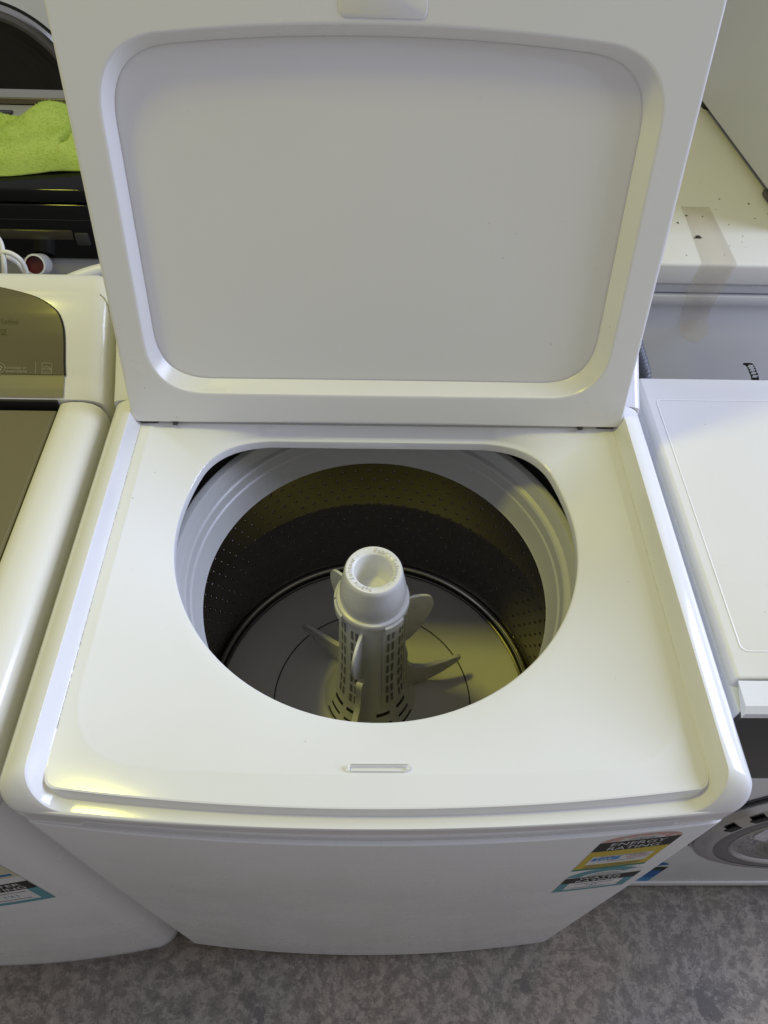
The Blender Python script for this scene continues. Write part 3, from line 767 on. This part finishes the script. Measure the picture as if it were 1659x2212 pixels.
cr = raw('dirt_crumbs', V, F, mat('dry_dirt', (.05, .04, .03), .9), None, False); cr['kind'] = 'stuff'; cr['label'] = 'dark dirt crumbs scattered on the dusty white appliance top'; cr['category'] = 'dirt'

W5 = thing('white_cabinet', (1.0, 1.3, .86), 'plain white appliance standing on top of the taped one at upper right', 'appliance')
V, F = rbox(.004, .60, .0, .56, .014, .86, .006, 3)
ca, sa = math.cos(R_(3.0)), math.sin(R_(3.0)); BO = Vector((.7055, .950, .850))
rot = lambda v: (BO.x + v[0] * ca - v[1] * sa, BO.y + v[0] * sa + v[1] * ca, BO.z + v[2])
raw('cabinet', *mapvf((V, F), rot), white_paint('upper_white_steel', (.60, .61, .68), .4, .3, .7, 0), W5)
raw('base_shadow', *mapvf(rbox(.020, .59, .020, .55, .004, .018, .002, 2), rot), DARK, W5)  # dark box standing in for the narrow shadow under the cabinet
for fx, fyy in ((.030, .10), (.030, .49), (.56, .10), (.56, .49)):
    V, F = lathe([(0, .0), (.018, .0), (.018, .009), (.010, .011), (.010, .020)], fx, fyy, 14); raw('foot', *mapvf((V, F), rot), DARK, W5)
V, F = rbox(.002, .016, .05, .13, .003, .014, .002, 2); raw('runner', *mapvf((V, F), rot), CHAR, W5)

# tape
tl = [(.541, 1.035, .8506), (.540, .99, .8508), (.536, .93, .8507), (.532, .872, .8507), (.5310, .8585, .8500), (.5300, .8568, .8460), (.5265, .8566, .825), (.5240, .8566, .8090), (.5240, .8560, .7990), (.5270, .8570, .7870), (.5285, .8582, .7780), (.5300, .8590, .7680), (.5320, .8650, .760), (.5360, .8655, .740), (.5395, .8640, .722), (.5420, .8580, .712), (.5480, .852, .7060)]
tr = [(.5930, 1.035, .8506), (.5925, .99, .8507), (.5910, .93, .8509), (.5895, .872, .8507), (.5890, .8585, .8500), (.5880, .8568, .8460), (.5850, .8566, .825), (.5825, .8566, .8090), (.5815, .8560, .7990), (.5810, .8570, .7870), (.5810, .8582, .7780), (.5815, .8590, .7680), (.5830, .8655, .760), (.5845, .8655, .745), (.5870, .8620, .728), (.5890, .8540, .714), (.5800, .8460, .7000)]
def off3(p, i): return (p[0], p[1] - .0004, p[2] + .0003)
md = [tuple((a + b) / 2 + (0, -.0006, -.004 if i > 13 else 0)[q] for q, (a, b) in enumerate(zip(l, r))) for i, (l, r) in enumerate(zip(tl, tr))]
Vt, Ft = loft([tl, md, tr])
tp = raw('packing_tape', Vt, Ft, TAPE, None, angle=60)
sm = tp.modifiers.new('t', 'SOLIDIFY'); sm.thickness = .0003
tag(tp, 'strip of yellowed clear tape hanging down the back of a white appliance', 'tape')
flap = raw('folded_end', [(.5390, .8590, .724), (.5640, .8560, .746), (.5880, .8570, .732), (.5920, .8500, .716), (.5720, .8460, .696), (.5460, .8500, .706)], [(0, 1, 5), (1, 4, 5), (1, 2, 4), (2, 3, 4)], TAPE, tp, False)

# ribbed hose and black strap in the gap behind the front loader
def ribbed(path, r, pitch):
    P = spline(path, 40); L = [0]
    for a, b in zip(P, P[1:]): L.append(L[-1] + (b - a).length)
    tot = L[-1]; n = int(tot / pitch * 6); Q = []
    for i in range(n + 1):
        s = tot * i / n; j = max(0, min(len(P) - 2, int(np.searchsorted(L, s)) - 1)); t = (s - L[j]) / max(1e-9, L[j + 1] - L[j]); Q.append(P[j].lerp(P[j + 1], t))
    return tube(Q, lambda u: r * (1 + .13 * math.sin(u * tot / pitch * 2 * math.pi)), 18)
hs = raw('drain_hose', *ribbed([(.345, .705, .92), (.372, .702, .86), (.398, .70, .805), (.416, .70, .772), (.431, .70, .738), (.445, .70, .65), (.455, .70, .4)], .0125, .0078), GREYH, None, angle=80)
tag(hs, 'grey ribbed drain hose between the open washer and the taped appliance', 'hose')
st = thing('cable_strap', (.70, .79, .60), 'black slotted plastic strap in the gap behind the front loader', 'strap')
P = spline([(.650, .800, .692), (.660, .799, .689), (.670, .798, .677), (.684, .796, .655), (.705, .79, .60)], 8)
V, F = [], []
for i, p in enumerate(P):
    h = .0062 if i > 3 else .0062 * (i + 1) / 4
    for dx, dy in ((-h, -.001), (h, -.001), (h, .001), (-h, .001)): V.append((p.x + dx, p.y + dy, p.z + dx * .25))
for i in range(len(P) - 1):
    for q in range(4): F.append((4 * i + q, 4 * i + (q + 1) % 4, 4 * i + 4 + (q + 1) % 4, 4 * i + 4 + q))
raw('strap_band', V, F, BLACK, st, False)
for i in range(9, len(P) - 1, 3):
    p = P[i]; V, F = rbox(p.x - .004, p.x + .0045, p.y - .0018, p.y - .0011, p.z - .0024, p.z + .0024, 0); raw('slot', V, F, SHADEW, st, False)

# ================================================================== BACK LEFT
W6 = thing('front_loader', (-.83, 1.3, 0), 'black-topped front-loading machine with glossy control panel behind the left washer', 'washing machine')
KX0, KX1, KYF, KYB = -1.13, -.470, 1.047, 1.411
raw('top_panel', *rbox(KX0, KX1, KYF + .002, KYB, .824, .850, .004, 3), BLACK, W6)
cp6 = raw('control_panel', *rbox(KX0, KX1, KYF, KYF + .03, .7130, .8225, .004, 3), BLACK, W6)
raw('display_bar', *rbox(KX0 + .05, -.563, KYF - .0045, KYF + .01, .7560, .7745, .002, 2), mat('bronze_display', (.07, .062, .035), .18, .4), cp6)
raw('bar_end', *rbox(-.5605, -.535, KYF - .004, KYF + .01, .744, .7690, .003, 2), CHAR, cp6)
raw('panel_line', *rbox(KX0 + .02, KX1 - .01, KYF - .0006, KYF + .004, .7935, .7942, 0), CHAR, cp6, False)
raw('cabinet', *rbox(KX0 + .003, KX1 - .003, KYF + .004, KYB - .004, .03, .7125, .004, 2), GREYB, W6)
raw('top_rear_strip', *rbox(KX0, KX1, 1.27, 1.3705, .8502, .8525, .001, 1), GREYB, W6)
raw('rear_rail', *rbox(KX0, KX1, 1.3745, 1.412, .8515, .8660, .0015, 2), SILVERP, W6)
raw('rail_front', *rbox(KX0, KX1, 1.3715, 1.3742, .8530, .8645, .0008, 1), mat('brown_reflection_trim', (.20, .17, .12), .22, .7), W6)  # brown reflection on the silver rail front, put into the colour
raw('display_patch', *rbox(-.80, -.7270, 1.305, 1.338, .8528, .857, .0015, 2), BLACK, W6)
KD = Vector((.10, -.84, .53)).normalized()
c = Vector((-.632, 1.000, .731)); 
kb = raw('round_fitting', *tube([c - KD * .040, c - KD * .002, c], lambda u: .0195 if u < .98 else .0190, 28, False), mat('fitting_white', (.55, .55, .54), .35), W6)
raw('fitting_rim', *tube([c + KD * .0002, c + KD * .001], lambda u: .0190 - .0030 * u, 28, False), mat('rim_white', (.6, .6, .58), .35), kb)
raw('fitting_face', *tube([c - KD * .010, c - KD * .0095], lambda u: .0165, 28), RED, kb)
raw('fitting_bore', *tube([c + KD * .0010, c - KD * .0098], lambda u: .0160, 28, False), RED, kb)

W7 = thing('front_loader', (-1.08, 2.4, 0), 'far white front loader with wide silver ring round its dark porthole, upper left', 'washing machine')
QX0, QX1, QYF = -1.385, -.785, 2.115; QC = (-1.085, .563)
raw('cabinet', *rbox(QX0, QX1, QYF, 2.7, .03, .85, .006, 3), white_paint('far_white', (.72, .73, .74), .3, .3, .3), W7)
d7 = raw('door', *ylathe([(.236, -.004), (.236, .014), (.231, .021), (.214, .024), (.203, .020)], *QC, QYF), mat('grey_door_ring', (.16, .155, .15), .3, .3), W7, angle=30)
raw('door_rim', *ylathe([(.2375, .004), (.2405, .012), (.2350, .022), (.2300, .0235)], *QC, QYF), CHROME, d7)
raw('door_glass', *ylathe([(.204, .020), (.19, .016), (.15, .010), (.09, .008), (0, .007)], *QC, QYF), GLASSD, d7)
raw('rim_seal', *ylathe([(.2450, .0010), (.2400, .0015), (.2370, .0010)], *QC, QYF), DARK, d7)

# lime cloth lying in a rumpled heap
def cloth():
    rr = random.Random(11); V, F = [], []; nx, ny = 64, 60
    x0, x1, y0, y1 = -.93, -.505, 1.098, 1.300
    def h(x, y, u, v):
        e = min(u * (x1 - x0), (1 - u) * (x1 - x0), v * (y1 - y0), (1 - v) * (y1 - y0)) / .045
        pil = 1 - (1 - min(1, e)) ** 2.6
        z = .034 * pil
        z += .026 * math.exp(-((x + .622 - (y - 1.26) * .35) / .034) ** 2) * smooth01((y - 1.17) / .09) * pil
        z += .013 * math.exp(-((x + .80 - (y - 1.20) * .95) / .030) ** 2) * pil
        z -= .012 * math.exp(-((x + .725 - (y - 1.20) * .95) / .026) ** 2) * pil
        cr = -.578 + .10 * max(0, 1.19 - y) + .012 * math.sin((y - 1.15) * 24)
        z -= .040 * math.exp(-((x - cr) / .0075) ** 2) * smooth01((y - 1.135) / .05) * pil
        if x > cr: z += (.006 - .010 * smooth01((x - cr) / .06)) * pil
        z += .008 * math.exp(-((y - 1.185 + (x + .58) * .9) / .010) ** 2) * smooth01((x - cr) / .01) * pil
        z += .0022 * math.sin(44 * x + 25 * y) + .0018 * math.sin(71 * y - 33 * x)
        return .8520 + max(.0, z)
    for j in range(ny + 1):
        for i in range(nx + 1):
            u, v = i / nx, j / ny
            x = x0 + (x1 - x0) * u; y = y0 + (y1 - y0) * v
            y += .013 * math.sin(7.5 * u + .8) * (1 - v) + .020 * math.sin(5.0 * u + 2.6) * v
            x += .006 * math.sin(9 * v) 
            V.append((x, y, h(x, y, u, v)))
    for j in range(ny):
        for i in range(nx):
            a = j * (nx + 1) + i; F.append((a, a + 1, a + nx + 2, a + nx + 1))
    return V, F
cl = raw('cleaning_cloth', *cloth(), CLOTH, None, angle=180)
V0, F0 = cloth(); V, F = [], []; rp = random.Random(21)
for q in range(9000):
    a, b, c, d = (Vector(V0[k]) for k in F0[rp.randrange(len(F0))])
    u, v = rp.random(), rp.random(); p = a.lerp(b, u).lerp(d.lerp(c, u), v); n_ = (b - a).cross(d - a).normalized()
    t_ = Vector((rp.uniform(-1, 1), rp.uniform(-1, 1), rp.uniform(-1, 1))); tip = p + (n_ + t_ * .55).normalized() * rp.uniform(.0012, .0026) + n_ * .0005
    w_ = t_.cross(n_).normalized() * .0005; k = len(V); V += [tuple(p + w_), tuple(p - w_), tuple(tip)]; F.append((k, k + 1, k + 2))
pile = raw('cloth_pile', V, F, CLOTH, cl, False); pile['kind'] = 'stuff'
cl.modifiers.new('s', 'SOLIDIFY').thickness = .003
ss = cl.modifiers.new('ss', 'SUBSURF'); ss.levels = 1; ss.render_levels = 1
tag(cl, 'rumpled lime green microfibre cloth on the black machine top', 'cloth')

# white hose and power cords behind the left washer
h2 = raw('inlet_hose', *tube(spline([(-.56, .69, .855), (-.50, .715, .868), (-.473, .73, .876), (-.42, .757, .884), (-.36, .77, .886), (-.25, .78, .86)], 10), .0092, 16), CORD, None, angle=80)
tag(h2, 'smooth white hose lying behind the left washer console', 'hose')
c1_ = raw('power_cord', *tube(spline([(-.60, .755, .905), (-.57, .75, .912), (-.545, .75, .917), (-.532, .75, .917), (-.521, .75, .908), (-.518, .75, .892), (-.522, .75, .868), (-.53, .75, .80)], 12), .0037, 12), CORD, None, angle=80)
tag(c1_, 'white power cord arching over behind the left washer console', 'cord')
c2_ = raw('power_cord', *tube(spline([(-.575, .78, .948), (-.558, .77, .941), (-.543, .76, .928), (-.541, .742, .905), (-.548, .738, .876), (-.552, .735, .82)], 12), .0037, 12), CORD, None, angle=80)
tag(c2_, 'white power cord dropping straight down beneath the arching cord', 'cord')
c3_ = raw('power_cord', *tube(spline([(-.585, .775, .905), (-.560, .77, .905), (-.540, .765, .897), (-.529, .762, .884), (-.524, .76, .84)], 12), .0037, 12), CORD, None, angle=80)
tag(c3_, 'white power cord lying low behind the other two cords', 'cord')
for o in (c1_, c2_, c3_): o['group'] = 'white power cords'
